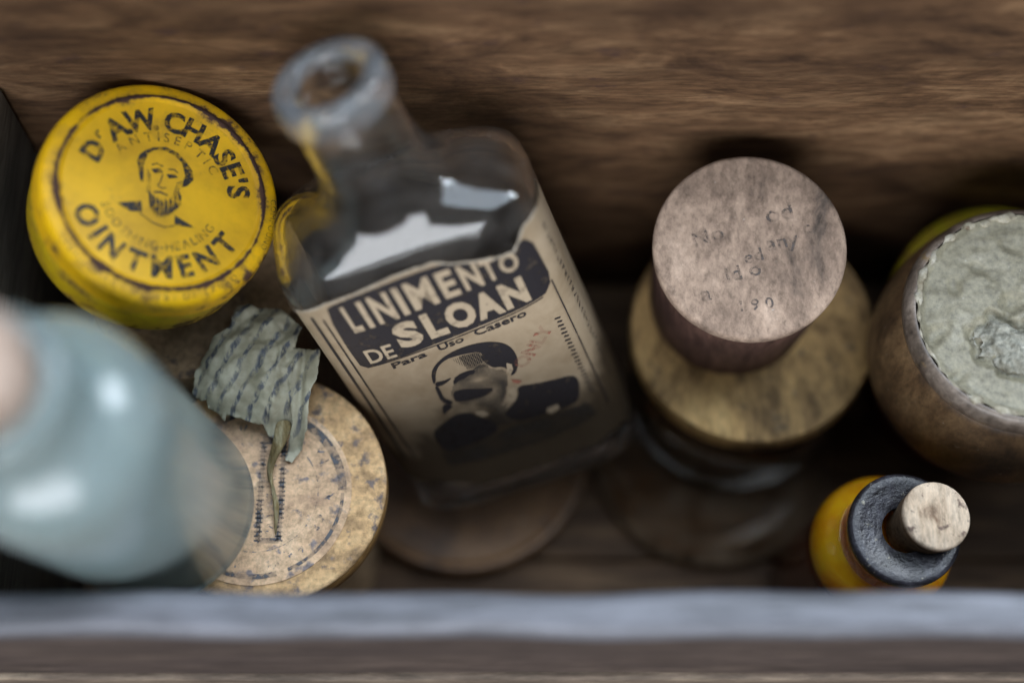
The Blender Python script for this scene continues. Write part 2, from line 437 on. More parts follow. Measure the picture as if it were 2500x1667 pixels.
# orthonormalise
MB = frame(MB.translation, BR.col[2], BR.col[0])
bot = thing('liniment_bottle', MB, 'leaning clear glass liniment bottle with torn black and tan label and open mouth', 'bottle')
M_glass = glass('clear_bottle_glass', (.97, .98, .97), .045, (.36, .33, .30), .12, 70)
def sup(a, b, n, N=128):
    out = []
    for i in range(N):
        t = 2 * math.pi * i / N; c, s = math.cos(t), math.sin(t)
        out.append((a * math.copysign(abs(c) ** (2 / n), c), b * math.copysign(abs(s) ** (2 / n), s)))
    return out
def loft(name, rings, m, parent, N=128, cap0=None, cap1=None):
    vs, fs = [], []
    for a, b, n, z in rings: vs += [(x * .01, y * .01, z * .01) for x, y in sup(a, b, n, N)]
    for k in range(len(rings) - 1):
        for i in range(N):
            j = (i + 1) % N; fs.append((k * N + i, k * N + j, (k + 1) * N + j, (k + 1) * N + i))
    c0 = len(vs); vs.append((0, 0, cap0 * .01)); c1 = len(vs); vs.append((0, 0, cap1 * .01)); e = (len(rings) - 1) * N
    for i in range(N):
        j = (i + 1) % N; fs.append((c0, j, i)); fs.append((c1, e + i, e + j))
    return mesh(name, vs, fs, m, parent, True, False)
BW, BD, BN = 3.4, 1.9, 4.2
outer = [(2.6, 1.25, 3.5, .12), (3.0, 1.5, 4, .0), (3.25, 1.75, 4, .12), (3.37, 1.87, 4.2, .35), (BW, BD, BN, .7)]
outer += [(BW, BD, BN, z) for z in (2, 4, 6, 8, 9.5, 10.4)]
outer += [(3.38, 1.89, 4.1, 10.65), (3.31, 1.85, 4.0, 10.90), (3.17, 1.77, 3.7, 11.12), (2.92, 1.68, 3.3, 11.32), (2.58, 1.58, 2.9, 11.50), (2.20, 1.49, 2.5, 11.68), (1.84, 1.42, 2.25, 11.90),
          (1.56, 1.37, 2.1, 12.20), (1.40, 1.33, 2.0, 12.60), (1.32, 1.30, 2, 13.1), (1.27, 1.27, 2, 13.6), (1.25, 1.25, 2, 14.3), (1.27, 1.27, 2, 14.45), (1.33, 1.33, 2, 14.56),
          (1.38, 1.38, 2, 14.75), (1.39, 1.39, 2, 15.15), (1.35, 1.35, 2, 15.34), (1.25, 1.25, 2, 15.43)]
inner = [(1.00, 1.00, 2, 15.44), (.87, .87, 2, 15.36), (.82, .82, 2, 15.15), (.83, .83, 2, 14.7), (.94, .94, 2, 14.2), (1.05, 1.05, 2, 13.6), (1.11, 1.10, 2, 13.0), (1.19, 1.13, 2, 12.45), (1.36, 1.17, 2.1, 12.02), (1.62, 1.22, 2.25, 11.70), (1.98, 1.29, 2.5, 11.48), (2.36, 1.38, 2.9, 11.31), (2.70, 1.48, 3.3, 11.14), (2.96, 1.57, 3.7, 10.95), (3.10, 1.65, 3.9, 10.75), (3.20, 1.72, 4, 10.4), (3.21, 1.73, 4.1, 6), (3.21, 1.73, 4.1, 1.3), (3.08, 1.62, 4, .85), (2.7, 1.3, 3.5, .6)]
gb = loft('glass_body', outer + inner, M_glass, bot, 128, .22, .68)
M_lip, nt, bs = new_mat('scuffed_lip')
bs.inputs['Base Color'].default_value = (.50, .54, .58, 1); bs.inputs['Roughness'].default_value = .28
n = noise_n(nt, coords(nt), 160, 5, .65)
nt.links.new(ramp(nt, n, [(.3, .06), (.7, .26)]), bs.inputs['Alpha'])
lp = lathe('scuffed_lip', [(.01405, .1476), (.01405, .1515), (.01365, .1536), (.0126, .15445), (.0100, .15455), (.00855, .1537), (.0081, .1515)], M_lip, bot, 96, .001, 2, 80)
# label, laid round the front of the body by arc length
_den = []
K = 1200
for i in range(K + 1):
    t = -math.pi / 2 + math.pi * .98 * (i / K); c, s_ = math.cos(t), math.sin(t)
    _den.append((BW * math.copysign(abs(c) ** (2 / BN), c), BD * math.copysign(abs(s_) ** (2 / BN), s_)))
_al = [0]
for p, q in zip(_den, _den[1:]): _al.append(_al[-1] + math.hypot(q[0] - p[0], q[1] - p[1]))
import bisect
def wrap(s, z, off):
    a = abs(s); i = min(max(bisect.bisect_right(_al, a) - 1, 0), K - 1)
    f = (a - _al[i]) / max(_al[i + 1] - _al[i], 1e-9)
    x = _den[i][0] + (_den[i + 1][0] - _den[i][0]) * f; y = _den[i][1] + (_den[i + 1][1] - _den[i][1]) * f
    i0, i1 = max(i - 12, 0), min(i + 12, K)
    if i < 14: nx, ny = 0, -1
    else:
        tx_, ty_ = _den[i1][0] - _den[i0][0], _den[i1][1] - _den[i0][1]; l = math.hypot(tx_, ty_); nx, ny = ty_ / l, -tx_ / l
    x += nx * off; y += ny * off
    return (math.copysign(1, s) * x * .01, y * .01, z * .01)
def ztop(s):
    pts = [(-5.2, 9.4), (-4.4, 9.9), (-3.4, 10.1), (-2.7, 10.3), (-2.3, 10.45), (-1.4, 10.55), (-.4, 10.68), (.6, 10.66), (.95, 10.42), (1.5, 10.22), (2.1, 10.02), (2.45, 9.98), (2.62, 10.2), (2.9, 10.55), (3.4, 10.6), (4.4, 10.3), (5.2, 10.0)]
    for (a, b), (c, d) in zip(pts, pts[1:]):
        if a <= s <= c: return b + (d - b) * (s - a) / (c - a) + .05 * noise.noise(Vector((s * 5, 1, 0))) + .03 * noise.noise(Vector((s * 17, 4, 0)))
    return 9.6
def zbot(s):
    return 1.35 + .35 * noise.noise(Vector((s * .9, 9, 0))) + .18 * noise.noise(Vector((s * 4, 2, 0))) + .06 * noise.noise(Vector((s * 13, 2, 0))) + (.7 if s < -1.4 else 0) * min(1, (-1.4 - s))
M_paper, nt, bs = new_mat('stained_label_paper')
n = noise_n(nt, coords(nt), 70, 7, .65, .3); n2 = noise_n(nt, coords(nt, (1, 1, .5), loc=(3, 0, 0)), 28, 4, .6, .5)
col = ramp(nt, n, [(.3, (.28, .205, .125)), (.55, (.385, .295, .195)), (.8, (.44, .345, .24))])
sep = nd(nt, 'ShaderNodeSeparateXYZ'); tc = nd(nt, 'ShaderNodeTexCoord'); nt.links.new(tc.outputs['Object'], sep.inputs[0])
zz = nd(nt, 'ShaderNodeMath', operation='MULTIPLY_ADD', i_1=-14.0, i_2=.76); nt.links.new(sep.outputs[2], zz.inputs[0])   # an oily tide mark at the foot of the label
ad = nd(nt, 'ShaderNodeMath', operation='ADD'); nt.links.new(zz.outputs[0], ad.inputs[0]); nt.links.new(n2, ad.inputs[1])
col = mix(nt, ramp(nt, ad.outputs[0], [(.58, 0), (.70, .9)]), col, (.050, .033, .018))
nt.links.new(col, bs.inputs['Base Color']); bs.inputs['Roughness'].default_value = .55; bump(nt, bs, n, .25, .0006)
vs, fs = [], []
NS, NZ = 150, 40
for i in range(NS + 1):
    s = -5.0 + 10.0 * i / NS; a, b = zbot(s), ztop(s)
    for k in range(NZ + 1):
        z = a + (b - a) * k / NZ
        edge = max(0, 1 - (b - z) / .25) * .035 + .012 * max(0, noise.noise(Vector((s * 1.2, z * .9, 5))))
        vs.append(wrap(s, z, .012 + edge))
fs = [(i * (NZ + 1) + k, (i + 1) * (NZ + 1) + k, (i + 1) * (NZ + 1) + k + 1, i * (NZ + 1) + k + 1) for i in range(NS) for k in range(NZ)]
label = mesh('label', vs, fs, M_paper, bot)
M_lblack = ink('label_black_ink', (.022, .019, .022), .35, 330, .36, .5)
M_ltan = ink('label_tan_lettering', (.44, .345, .235), .35, 300, .36)
M_lgrey = ink('label_halftone_ink', (.05, .042, .036), .3, 900, .40)
M_lred = ink('label_red_stamp', (.34, .13, .085), .85, 220, .50)
def onlab(off): return lambda x, y: wrap(x, y, off)
pr = Print()
def arcz(x, z): return z
top = [(-2.35, 10.22), (-2.1, 10.34)] + [(x, min(10.36 + .13 * math.cos(x * .75), ztop(x) - .05)) for x in (-1.7, -1.2, -.7, -.2, .3, .8, 1.0, 1.3, 1.6, 1.9, 2.2, 2.45, 2.6)] + [(2.8, 10.1), (2.95, 9.8), (3.0, 8.6), (2.92, 8.25), (2.7, 8.03), (2.2, 7.98), (1.2, 7.92), (.2, 7.83), (-.8, 7.76), (-1.77, 7.69), (-2.3, 7.66), (-2.45, 7.8), (-2.48, 8.6), (-2.45, 9.6)]
pr.poly(top)
pr.build('dark_band', M_lblack, label, onlab(.034), .2)
pr = Print()
pr.line([(-3.4 + 6.9 * i / 160, ztop(-3.4 + 6.9 * i / 160) - .025 - .02 * noise.noise(Vector((i * .4, 0, 2)))) for i in range(161)], .06)
pr.build('torn_edge', mottled('raw_paper_edge', [(.3, (.30, .25, .19)), (.6, (.50, .45, .37)), (.8, (.62, .58, .50))], 400, .8), label, onlab(.052), .1)
pr = Print()
X0 = [(-2.06, -1.78), (-1.64, -1.50), (-1.36, -.84), (-.70, -.54), (-.40, .26), (.42, .84), (.98, 1.46), (1.52, 1.90), (1.96, 2.44)]
for ch, (a, b) in zip("LINIMENTO", X0):
    m_ = (a + b) / 2; base = 9.10 + .055 * (m_ + 2.1) ; hi = 10.27 + .10 * math.cos(m_ * .8) - .10
    hi = min(hi, ztop(m_) - .02)
    pr.fit(ch, a, b, base, hi, .035)
X1 = [(-1.22, -.56), (-.42, .10), (.16, .92), (.92, 1.62), (1.66, 2.32)]
for ch, (a, b) in zip("SLOAN", X1):
    m_ = (a + b) / 2; pr.fit(ch, a, b, 7.98 + .035 * (m_ + 1.2), 8.98 + .03 * (m_ + 1.2), .055)
pr.fit("DE", -2.16, -1.42, 7.80, 8.36, .02)
pr.build('title_lettering', M_ltan, label, onlab(.044), .2)
pr = Print()
pr.fit("Para", -1.70, -.74, 7.36, 7.60, .02, 7.44, 7.66); pr.fit("Uso", -.40, .30, 7.47, 7.73, .02, 7.52, 7.76); pr.fit("Casero", .62, 2.04, 7.56, 7.82, .02, 7.62, 7.88)
for L in ([(-0.9, 6.76), (-0.66, 7.04), (-0.28, 7.25), (0.13, 7.32), (0.61, 7.28), (0.98, 7.12), (1.23, 6.87), (1.33, 6.52), (1.31, 6.11), (1.18, 5.76), (1.04, 5.6), (0.93, 5.6), (0.94, 5.96), (0.8, 6.1), (0.63, 6.14), (0.53, 6.37), (0.47, 6.59), (0.57, 6.94), (0.18, 7.04), (-0.17, 7.09), (-0.42, 7.06), (-0.66, 6.90), (-0.83, 6.6), (-0.91, 6.34), (-1.01, 6.27)],
          [(-0.5, 6.16), (-0.28, 6.35), (0.12, 6.36), (0.18, 6.21), (-0.14, 6.14), (-0.34, 6.08), (-0.52, 5.99)],
          [(-0.94, 6.35), (-0.71, 6.28), (-0.47, 6.33), (-0.57, 6.22), (-0.8, 6.12), (-0.97, 6.16)],
          [(-0.64, 5.75), (-0.33, 5.7), (0.11, 5.45), (0.37, 5.36), (0.27, 5.17), (0.0, 5.13), (-0.33, 5.16), (-0.63, 5.24), (-0.74, 5.37)],
          [(-0.92, 5.91), (-0.95, 5.62), (-0.84, 5.45), (-0.78, 5.30), (-0.89, 5.24), (-1.06, 5.47), (-1.04, 5.83), (-1.0, 6.19), (-0.92, 6.16)],
          [(-1.07, 5.37), (-0.86, 5.24), (-0.86, 5.12), (-1.09, 5.0), (-1.16, 4.91), (-1.19, 5.05)],
          [(-1.75, 4.33), (-1.36, 4.57), (-0.86, 4.8), (-0.47, 4.64), (-0.42, 4.35), (-0.18, 4.14), (-0.0, 3.64), (-0.27, 3.4), (-0.77, 3.29), (-1.24, 3.29), (-1.64, 3.25), (-1.76, 3.66)],
          [(0.95, 5.09), (1.39, 4.94), (1.9, 4.81), (2.58, 4.61), (2.32, 3.55), (2.0, 3.48), (1.15, 3.57), (0.54, 3.56), (0.21, 4.18), (0.67, 4.43), (0.9, 4.75)]):
    pr.poly(smooth_poly(L))
for k in range(16):  # engraver's hatching on the brow
    x = -.02 + k * .034; pr.line([(x, 7.02 - k * .004), (x + .02, 6.66 - .02 * (k % 5)), (x + .03, 6.42 - .012 * k)], .013)
for k in range(22):  # border beads down the right side
    z = 7.0 - k * .16; pr.line([(2.62 + (k % 2) * .03, z), (2.78, z - .07)], .05)
pr.line([(2.98, 8.3), (3.0, 6), (3.0, 2.7)], .035); pr.line([(-2.62, 9.8), (-2.62, 6), (-2.60, 3.3)], .05)
pr.line([(-2.9, 9.9), (-2.9, 6), (-2.9, 3.3)], .09)
pr.line([(-2.3, 7.66), (0, 7.74), (2.6, 7.96)], .03)
for k in range(30):
    z = 9.9 - k * .22; pr.scrawl(3.42, z, .16, -math.pi / 2, k * 13 + 5)
pr.build('label_printing', M_lblack, label, onlab(.036), .2)
pr = Print()
FACE = smooth_poly([(-0.46, 6.26), (-0.1, 6.36), (0.18, 6.33), (0.45, 6.48), (0.61, 6.09), (0.89, 5.93), (0.88, 5.57), (0.74, 5.24), (0.55, 4.79), (0.33, 4.47), (0.04, 4.34), (-0.14, 4.71), (-0.38, 4.9), (-0.67, 5.14), (-0.76, 5.31), (-0.74, 5.68), (-0.57, 5.96)])
def face_w(x, y):
    v = .50 + .45 * noise.noise(Vector((x * 2.2, y * 2.2, 1)))
    v -= .45 * math.exp(-((x - .15) / .22) ** 2 - ((y - 5.85) / .16) ** 2)      # lit cheekbone
    v -= .35 * math.exp(-((x + .35) / .2) ** 2 - ((y - 4.98) / .1) ** 2)         # lower lip
    v += .30 * math.exp(-((x - .6) / .2) ** 2 - ((y - 5.0) / .35) ** 2)
    return max(0, min(1.0, v))
pr.hatch(FACE, .055, R(25), face_w)
pr.hatch([(-.25, 7.0), (.1, 7.02), (.5, 6.9), (.5, 6.5), (.2, 6.42), (-.1, 6.6)], .05, R(85), lambda x, y: max(0, .25 + .5 * (x + .1)))
pr.hatch([(.2, 4.5), (.6, 4.6), (.3, 4.2), (.55, 3.6), (-.05, 3.7), (-.2, 4.2)], .06, R(60), lambda x, y: .55)
pr.hatch([(-1.9, 3.3), (-.9, 3.15), (0, 3.4), (.6, 3.5), (1.6, 3.4), (2.5, 3.3), (2.6, 2.6), (1.2, 2.4), (-.6, 2.4), (-1.8, 2.6)], .07, R(10), lambda x, y: max(0, .55 + .6 * noise.noise(Vector((x * 1.5, y * 2, 3)))))
pr.build('portrait_shading', M_lgrey, label, onlab(.030), .2)
pr = Print()
pr.poly([(1.0, 6.17), (1.11, 6.05), (1.08, 5.83), (0.95, 5.65), (0.9, 5.8)])
pr.poly([(-0.39, 4.65), (-0.18, 4.6), (-0.08, 4.34), (-0.28, 4.3), (-0.4, 4.5)]); pr.poly([(1.4, 3.76), (1.71, 3.77), (1.72, 3.57), (1.46, 3.46), (1.35, 3.59)])
pr.poly([(.72, 5.1), (.9, 5.12), (.86, 4.76), (.7, 4.52), (.5, 4.6)])
pr.build('portrait_highlight', M_ltan, label, onlab(.046), .2)
pr = Print()
pr.at("ONLY", 1.36, 5.70, .40, R(43), .04, 1.0)
pr.poly([(0.9, 5.5), (1.18, 5.22), (1.02, 5.18), (0.91, 5.31)])
pr.build('red_stamp', M_lred, label, onlab(.040), .2)

# ------------------------------------------------------------------ flat rusty tin on the floor, under the bottle
M_rust = mottled('rusty_brown_tin', [(.3, (.05, .025, .012)), (.5, (.15, .075, .03)), (.7, (.24, .13, .055))], 60, .5, spots=(.05, .04, .04), spot_lo=.6, spec=.5)
ft = thing('flat_tin', Matrix.Translation((-.0150, .1505, .0001)) @ Matrix.Scale(.97, 4), 'flat rusty brown round tin lying under the foot of the liniment bottle', 'tin')
lathe('body', [(0, 0), (.0372, 0), (.0380, .0006), (.0380, .0045), (.0372, .0052), (0, .0052)], M_rust, ft, 72, .003, 4)
lathe('lid', [(.0382, .0030), (.0392, .0030), (.0394, .0038), (.0394, .0082), (.0388, .0092), (.0376, .0094), (.0366, .0086), (.0350, .0082), (0, .0082)], M_rust, ft, 72, .003, 5)

# ------------------------------------------------------------------ glass dish under the jar
dish = thing('glass_dish', Matrix.Translation((.0622, .1520, .0001)), 'shallow brown glass dish on the crate floor under the wood-lidded jar', 'dish')
M_dish = glass('brown_dish_glass', (.85, .66, .45), .06, (.30, .22, .15), .5, 60)
lathe('plate', [(0, 0), (.030, 0), (.0345, .0006), (.0366, .0020), (.0372, .0042), (.0366, .0050), (.0356, .0044), (.0342, .0028), (.030, .0022), (0, .0022)], M_dish, dish, 96, .002, 3, 80)

# ------------------------------------------------------------------ wood-stoppered jar
jar = thing('stoppered_jar', frame((.0700, .1730, .0026), (-.02, -.02, 1)), 'brown glass jar with a wide wooden lid and a tall round wooden knob', 'jar')
M_jar = glass('brown_jar_glass', (.80, .62, .42), .03, (.16, .12, .08), .35, 50)
lathe('glass_body', [(0, .003), (.020, .002), (.029, .0), (.0325, .0015), (.0345, .005), (.0350, .010), (.0350, .036), (.0340, .041), (.0320, .0445), (.0300, .0455), (.0290, .0445), (.0300, .0425), (.0318, .038), (.0325, .034), (.0325, .011), (.0312, .007), (.026, .0055), (0, .006)], M_jar, jar, 96, .002, 7, 80)
M_disc = mottled('tan_lid_wood', [(.37, (.05, .034, .018)), (.46, (.20, .125, .055)), (.54, (.53, .34, .14)), (.66, (.70, .48, .21))], 30, .6, (1, .42, 1), (0, 0, -.7), (.16, .115, .065), 150, .60, .4)
M_disc.node_tree.nodes  # grain runs across the lid
dl = lathe('lid', [(0, .0460), (.0330, .0460), (.0345, .0468), (.0350, .0485), (.0350, .0535), (.0343, .0551), (.0325, .0556), (0, .0556)], M_disc, jar, 96, .003, 8, 50)
M_knobside = wood('dark_knob_wood', (.04, .022, .02), (.10, .055, .045), (.16, .09, .07), 'z', .7, .6, .5, 7.7)
M_knob = mottled('grey_pink_paper', [(.32, (.10, .078, .064)), (.45, (.25, .18, .136)), (.56, (.39, .285, .215)), (.70, (.50, .375, .29))], 62, .75, (1, .6, 1), (0, 0, .35), None, 230, .575, .35)
kt = Matrix.Translation((-.0062, .0085, .0557)) @ Matrix.Rotation(R(5.5), 4, 'X')
kn = lathe('knob', [(0, 0), (.0225, 0), (.0230, .001), (.0238, .025), (.0246, .044), (.0245, .0452), (.0240, .0457)], M_knobside, jar, 80, .003, 9, 60); kn.data.transform(kt)
kf = lathe('knob_face', [(.0248, .0430), (.0251, .0436), (.0252, .0458), (.0248, .0466), (.0239, .0470), (.012, .0471), (0, .0471)], M_knob, kn, 96, .003, 9, 60); kf.data.transform(kt)
M_pencil = ink('faded_pencil', (.09, .07, .06), .85, 480, .49)
pr = Print()
for t, x, y, h, a in (("No", -.0145, -.0005, .0036, 18), ("od", .0045, .0062, .0040, 10), ("any", .0045, -.0015, .0034, 12), ("ed", -.0015, -.0050, .0030, 14), ("Id o", -.0065, -.0100, .0034, 14), ("a", -.0130, -.0150, .0036, 10), ("1 9 0", -.0040, -.0178, .0026, 6), ("c", .0140, .0030, .0030, 14)):
    pr.at(t, x, y, h * 1.15, R(a), .012, 1.1)
pr.build('handwriting', M_pencil, kn, lambda x, y: kt @ Vector((x, y, .04722)))

# ------------------------------------------------------------------ second yellow tin, and the ointment pot on it
M_yel3 = yellow_mat('shaded_yellow_tin_paint', (.36, .31, .012), (.27, .22, .012), .7, 11)  # shadow on this tin is painted in: a darkened yellow
M_red = mottled('dark_red_tin_paint', [(.3, (.05, .012, .008)), (.6, (.11, .025, .015)), (.8, (.15, .05, .03))], 60, .5)
t2 = thing('yellow_tin', Matrix.Translation((.1415, .1772, 0)), 'shaded yellow round tin partly hidden under the ointment pot at the right', 'tin')
lathe('body', [(0, .0002), (.030, .0002), (.0305, .001), (.0305, .050), (0, .050)], M_red, t2, 80, .002, 1)
l2 = lathe('lid', tin_profile_lid(.0323, .007), M_yel3, t2, 96, .002, 6, 50); l2.data.transform(Matrix.Translation((0, 0, .0605)))
pot = thing('ointment_pot', frame((.1335, .1568, .0616), (-.03, .0, 1)) @ Matrix.Scale(1.03, 4), 'brown bulging pot of dried grey-green ointment, its lid missing', 'pot')
M_pot = mottled('brown_stained_pot', [(.34, (.035, .021, .012)), (.48, (.105, .060, .028)), (.62, (.20, .122, .058)), (.75, (.26, .18, .10))], 55, .5, (1, 1, .6), spots=(.22, .19, .16), spot_lo=.68, spec=.5, spot_scale=120)
lathe('body', [(0, .0006), (.024, .0006), (.0300, .0012), (.0330, .004), (.0343, .010), (.0343, .0165), (.0338, .022), (.0326, .0280), (.0309, .0328), (.0299, .0348), (.0294, .0350), (.0286, .034), (.0286, .020), (0, .019)], M_pot, pot, 96, .004, 3, 60)
M_potrim = mottled('grey_violet_glaze', [(.32, (.035, .026, .020)), (.47, (.115, .088, .068)), (.6, (.21, .168, .135)), (.75, (.32, .27, .225))], 95, .38, spots=(.24, .16, .07), spot_scale=160, spot_lo=.60, spec=.6)
lathe('rim', [(.0290, .0340), (.0300, .0349), (.0303, .0362), (.0299, .0378), (.0289, .0396), (.0281, .0402), (.0276, .0402), (.0272, .0385), (.0276, .0340)], M_potrim, pot, 96, .004, 4, 70, True)
M_crust = mottled('yellow_crust', [(.3, (.18, .15, .10)), (.5, (.36, .33, .25)), (.7, (.55, .53, .46))], 200, .8, spots=(.12, .08, .05), spot_lo=.6)
vs, fs = [], []
N = 160
for i in range(N):
    a = 2 * math.pi * i / N; q = Vector((math.cos(a) * 5.3, math.sin(a) * 5.3, 2))
    d = .0007 * noise.noise(q) + .0005 * noise.noise(q * 2.7) + .0003 * noise.noise(q * 7)
    for k in range(6):
        b = 2 * math.pi * k / 6
        wdt = max(.0001, .0005 + .0016 * noise.noise(q * 1.7)); rr = .0270 + d * 1.3 + wdt * math.cos(b); z = .0399 + d * .3 + wdt * .8 * math.sin(b)
        vs.append((rr * math.cos(a), rr * math.sin(a), z))
fs = [(i * 6 + k, ((i + 1) % N) * 6 + k, ((i + 1) % N) * 6 + (k + 1) % 6, i * 6 + (k + 1) % 6) for i in range(N) for k in range(6)]
mesh('crust', vs, fs, M_crust, pot, True, True)
M_cream = mottled('grey_green_ointment', [(.3, (.165, .15, .10)), (.55, (.26, .24, .17)), (.75, (.35, .33, .26))], 90, .5, spots=(.25, .20, .13), spot_lo=.70, spot_scale=130, spec=.5, bmp=.25, bdist=.0012)
vs, fs = [], []
NR, NA = 46, 150
LX, LY = -.0020, -.0095
def lump_e(x, y):
    dx, dy = x - LX, y - LY; c, n_ = math.cos(.5), math.sin(.5); u, v = dx * c - dy * n_, dx * n_ + dy * c
    return math.hypot(u / .0125, v / .0072) + .30 * noise.noise(Vector((x * 190, y * 190, 8))) + .16 * noise.noise(Vector((x * 520, y * 520, 3)))
def cream_h(x, y):
    q = Vector((x * 110, y * 110, 3))
    h = .0006 * noise.noise(q) + .0004 * noise.noise(q * 2.3) + .0002 * noise.noise(q * 6)
    h -= .0016 * max(0, noise.noise(q * 1.3 + Vector((9, 4, 0))) - .25) * 2.2          # little pits where it has dried and broken
    e = lump_e(x, y); h -= .0022 * max(0, 1 - abs(e - .95) / .28) ** .8
    return h
vs.append((0, 0, .0392 + cream_h(0, 0)))
for k in range(1, NR + 1):
    r = .0271 * k / NR
    for i in range(NA):
        a = 2 * math.pi * i / NA; x, y = r * math.cos(a), r * math.sin(a)
        vs.append((x, y, .0392 + cream_h(x, y) + .0012 * max(0, k / NR - .93) / .07))
for i in range(NA): fs.append((0, 1 + i, 1 + (i + 1) % NA))
for k in range(NR - 1):
    for i in range(NA):
        j = (i + 1) % NA; fs.append((1 + k * NA + i, 1 + (k + 1) * NA + i, 1 + (k + 1) * NA + j, 1 + k * NA + j))
mesh('ointment', vs, fs, M_cream, pot)
vs, fs, idx = [], [], {}
st = .00024
for i in range(-85, 86):
    for k in range(-85, 86):
        x, y = LX + i * st, LY + k * st; e = lump_e(x, y)
        if e < .92 and math.hypot(x, y) < .0262:
            q = Vector((x * 420, y * 420, 1)); idx[i, k] = len(vs)
            vs.append((x, y, .0378 + .0026 * min(1, (.92 - e) * 3.2) + .0010 * noise.noise(q) + .0007 * noise.noise(q * 2.3)))
for i, k in idx:
    c4 = [(i, k), (i + 1, k), (i + 1, k + 1), (i, k + 1)]
    if all(c in idx for c in c4): fs.append(tuple(idx[c] for c in c4))
mesh('dried_lump', vs, fs, mottled('pale_dried_ointment', [(.3, (.17, .165, .13)), (.55, (.32, .315, .265)), (.75, (.46, .45, .40))], 300, .7, bmp=.8), pot)

# ------------------------------------------------------------------ small yellow vial with a cork
vz = Vector((.0030, -.005, .030))
vial = thing('yellow_vial', frame((.0945, .1096, .0012), (.085, -.045, 1)), 'small yellow glass vial with a dark lip and a pale cork, at the bottom right', 'vial')
M_vy, nt, bs = new_mat('yellow_vial_glass')
bs.inputs['Base Color'].default_value = (.80, .50, .015, 1); bs.inputs['Roughness'].default_value = .08
bs.inputs['Transmission Weight'].default_value = .45; bs.inputs['Subsurface Weight'].default_value = .5; bs.inputs['Subsurface Radius'].default_value = (.01, .006, .001); bs.inputs['Subsurface Scale'].default_value = .6
n = noise_n(nt, coords(nt, (1, 1, .4)), 60, 4, .6)
nt.links.new(ramp(nt, n, [(.35, (.78, .27, .006)), (.55, (.93, .50, .012)), (.8, (.98, .66, .04))]), bs.inputs['Base Color'])
VH = .078
lathe('lower_body', [(0, .0006), (.014, .0), (.0165, .001), (.0172, .004), (.0180, VH - .030), (.0183, VH - .0235), (.0170, VH - .0230), (0, VH - .0230)], mottled('shaded_amber_glass', [(.3, (.03, .008, .004)), (.6, (.075, .02, .008)), (.8, (.12, .04, .012))], 50, .15, spec=.5), vial, 80, .003, 5, 80)  # shade on the vial's lower part, put into its dark red colour
lathe('shoulder', [(.0170, VH - .0228), (.0186, VH - .0228), (.0191, VH - .020), (.0188, VH - .0165), (.0180, VH - .0140), (.0168, VH - .0120), (.0148, VH - .0105), (.0134, VH - .0096), (0, VH - .0096)], M_vy, vial, 80, .003, 5, 80)
M_vn = glass('amber_neck_glass', (1.0, .66, .26), .05, (.80, .48, .30), .7, 80)
lathe('neck', [(.0138, VH - .0098), (.0128, VH - .0085), (.0130, VH - .006), (.0133, VH - .0035), (.0136, VH - .0026), (.0098, VH - .0026), (.0094, VH - .006), (.0096, VH - .0098)], M_vn, vial, 72, .002, 6, 70, True)
M_vl = mottled('dark_glass_lip', [(.35, (.010, .009, .010)), (.52, (.028, .026, .032)), (.7, (.065, .065, .08))], 150, .24, spots=(.30, .27, .20), spot_scale=520, spot_lo=.655, spec=.35, bmp=.7, coat=.05)
lathe('lip', [(.0060, VH - .0024), (.0138, VH - .0024), (.0145, VH - .0014), (.0148, VH), (.0148, VH + .0012), (.0144, VH + .0021), (.0136, VH + .0024), (.0118, VH + .0020), (.0085, VH + .0016), (.0060, VH + .0012)], M_vl, vial, 80, .003, 7, 70, True)
M_cork = mottled('pale_cork', [(.30, (.22, .14, .09)), (.43, (.64, .49, .35)), (.72, (.86, .71, .55))], 170, .8, (1, .30, 1), (0, 0, -.35), (.15, .10, .085), 260, .61, .6)
M_corkside = mottled('cork_side', [(.3, (.10, .07, .045)), (.6, (.24, .17, .11)), (.8, (.34, .25, .17))], 130, .8, spots=(.05, .03, .02), spot_lo=.6)
ck = lathe('cork', [(0, VH - .008), (.0076, VH - .008), (.0088, VH + .0066), (.0087, VH + .0078)], M_corkside, vial, 64, .008, 2, 60)
ckt = lathe('cork_top', [(.0088, VH + .0066), (.0090, VH + .0072), (.0088, VH + .0082), (.0081, VH + .0087), (.004, VH + .0089), (0, VH + .0088)], M_cork, ck, 64, .008, 2, 60)
kt = Matrix.Translation((.0018, .0022, 0)) @ Matrix.Rotation(R(3), 4, 'Y')
ck.data.transform(kt); ckt.data.transform(kt)

# ------------------------------------------------------------------ printed round box (left) with the scrap of paper
PZ = .0794
pb = thing('pill_box', frame((-.0641, .1180, .0002), (.0, -.0, 1)), 'tan round pasteboard box with a blue-grey printed ring on its lid', 'box')
M_pill = mottled('tan_pasteboard', [(.30, (.24, .155, .085)), (.50, (.62, .40, .20)), (.72, (.78, .55, .30))], 120, .75, spots=(.16, .135, .135), spot_scale=190, spot_lo=.555, spec=.25, bmp=.5)
M_pillside = mottled('brown_pasteboard_side', [(.3, (.12, .06, .02)), (.55, (.32, .18, .06)), (.75, (.48, .31, .14))], 90, .7, (1, 1, 4), spec=.3)
h = PZ
lathe('body', [(0, .0), (.0220, .0), (.0228, .0008), (.0228, h - .003), (0, h - .003)], M_card, pb, 72, .003, 2)
lathe('lid_side', [(.0232, h - .0085), (.0309, h - .0085), (.0312, h - .0080), (.0313, h - .0040), (.0309, h - .0030), (.0303, h - .0026)], M_pillside, pb, 96, .003, 4, 60)
pl = lathe('lid', [(.0302, h - .0030), (.0310, h - .0024), (.0313, h - .0014), (.0311, h - .0005), (.0304, h), (.015, h + .0001), (0, h)], M_pill, pb, 96, .003, 4, 60)
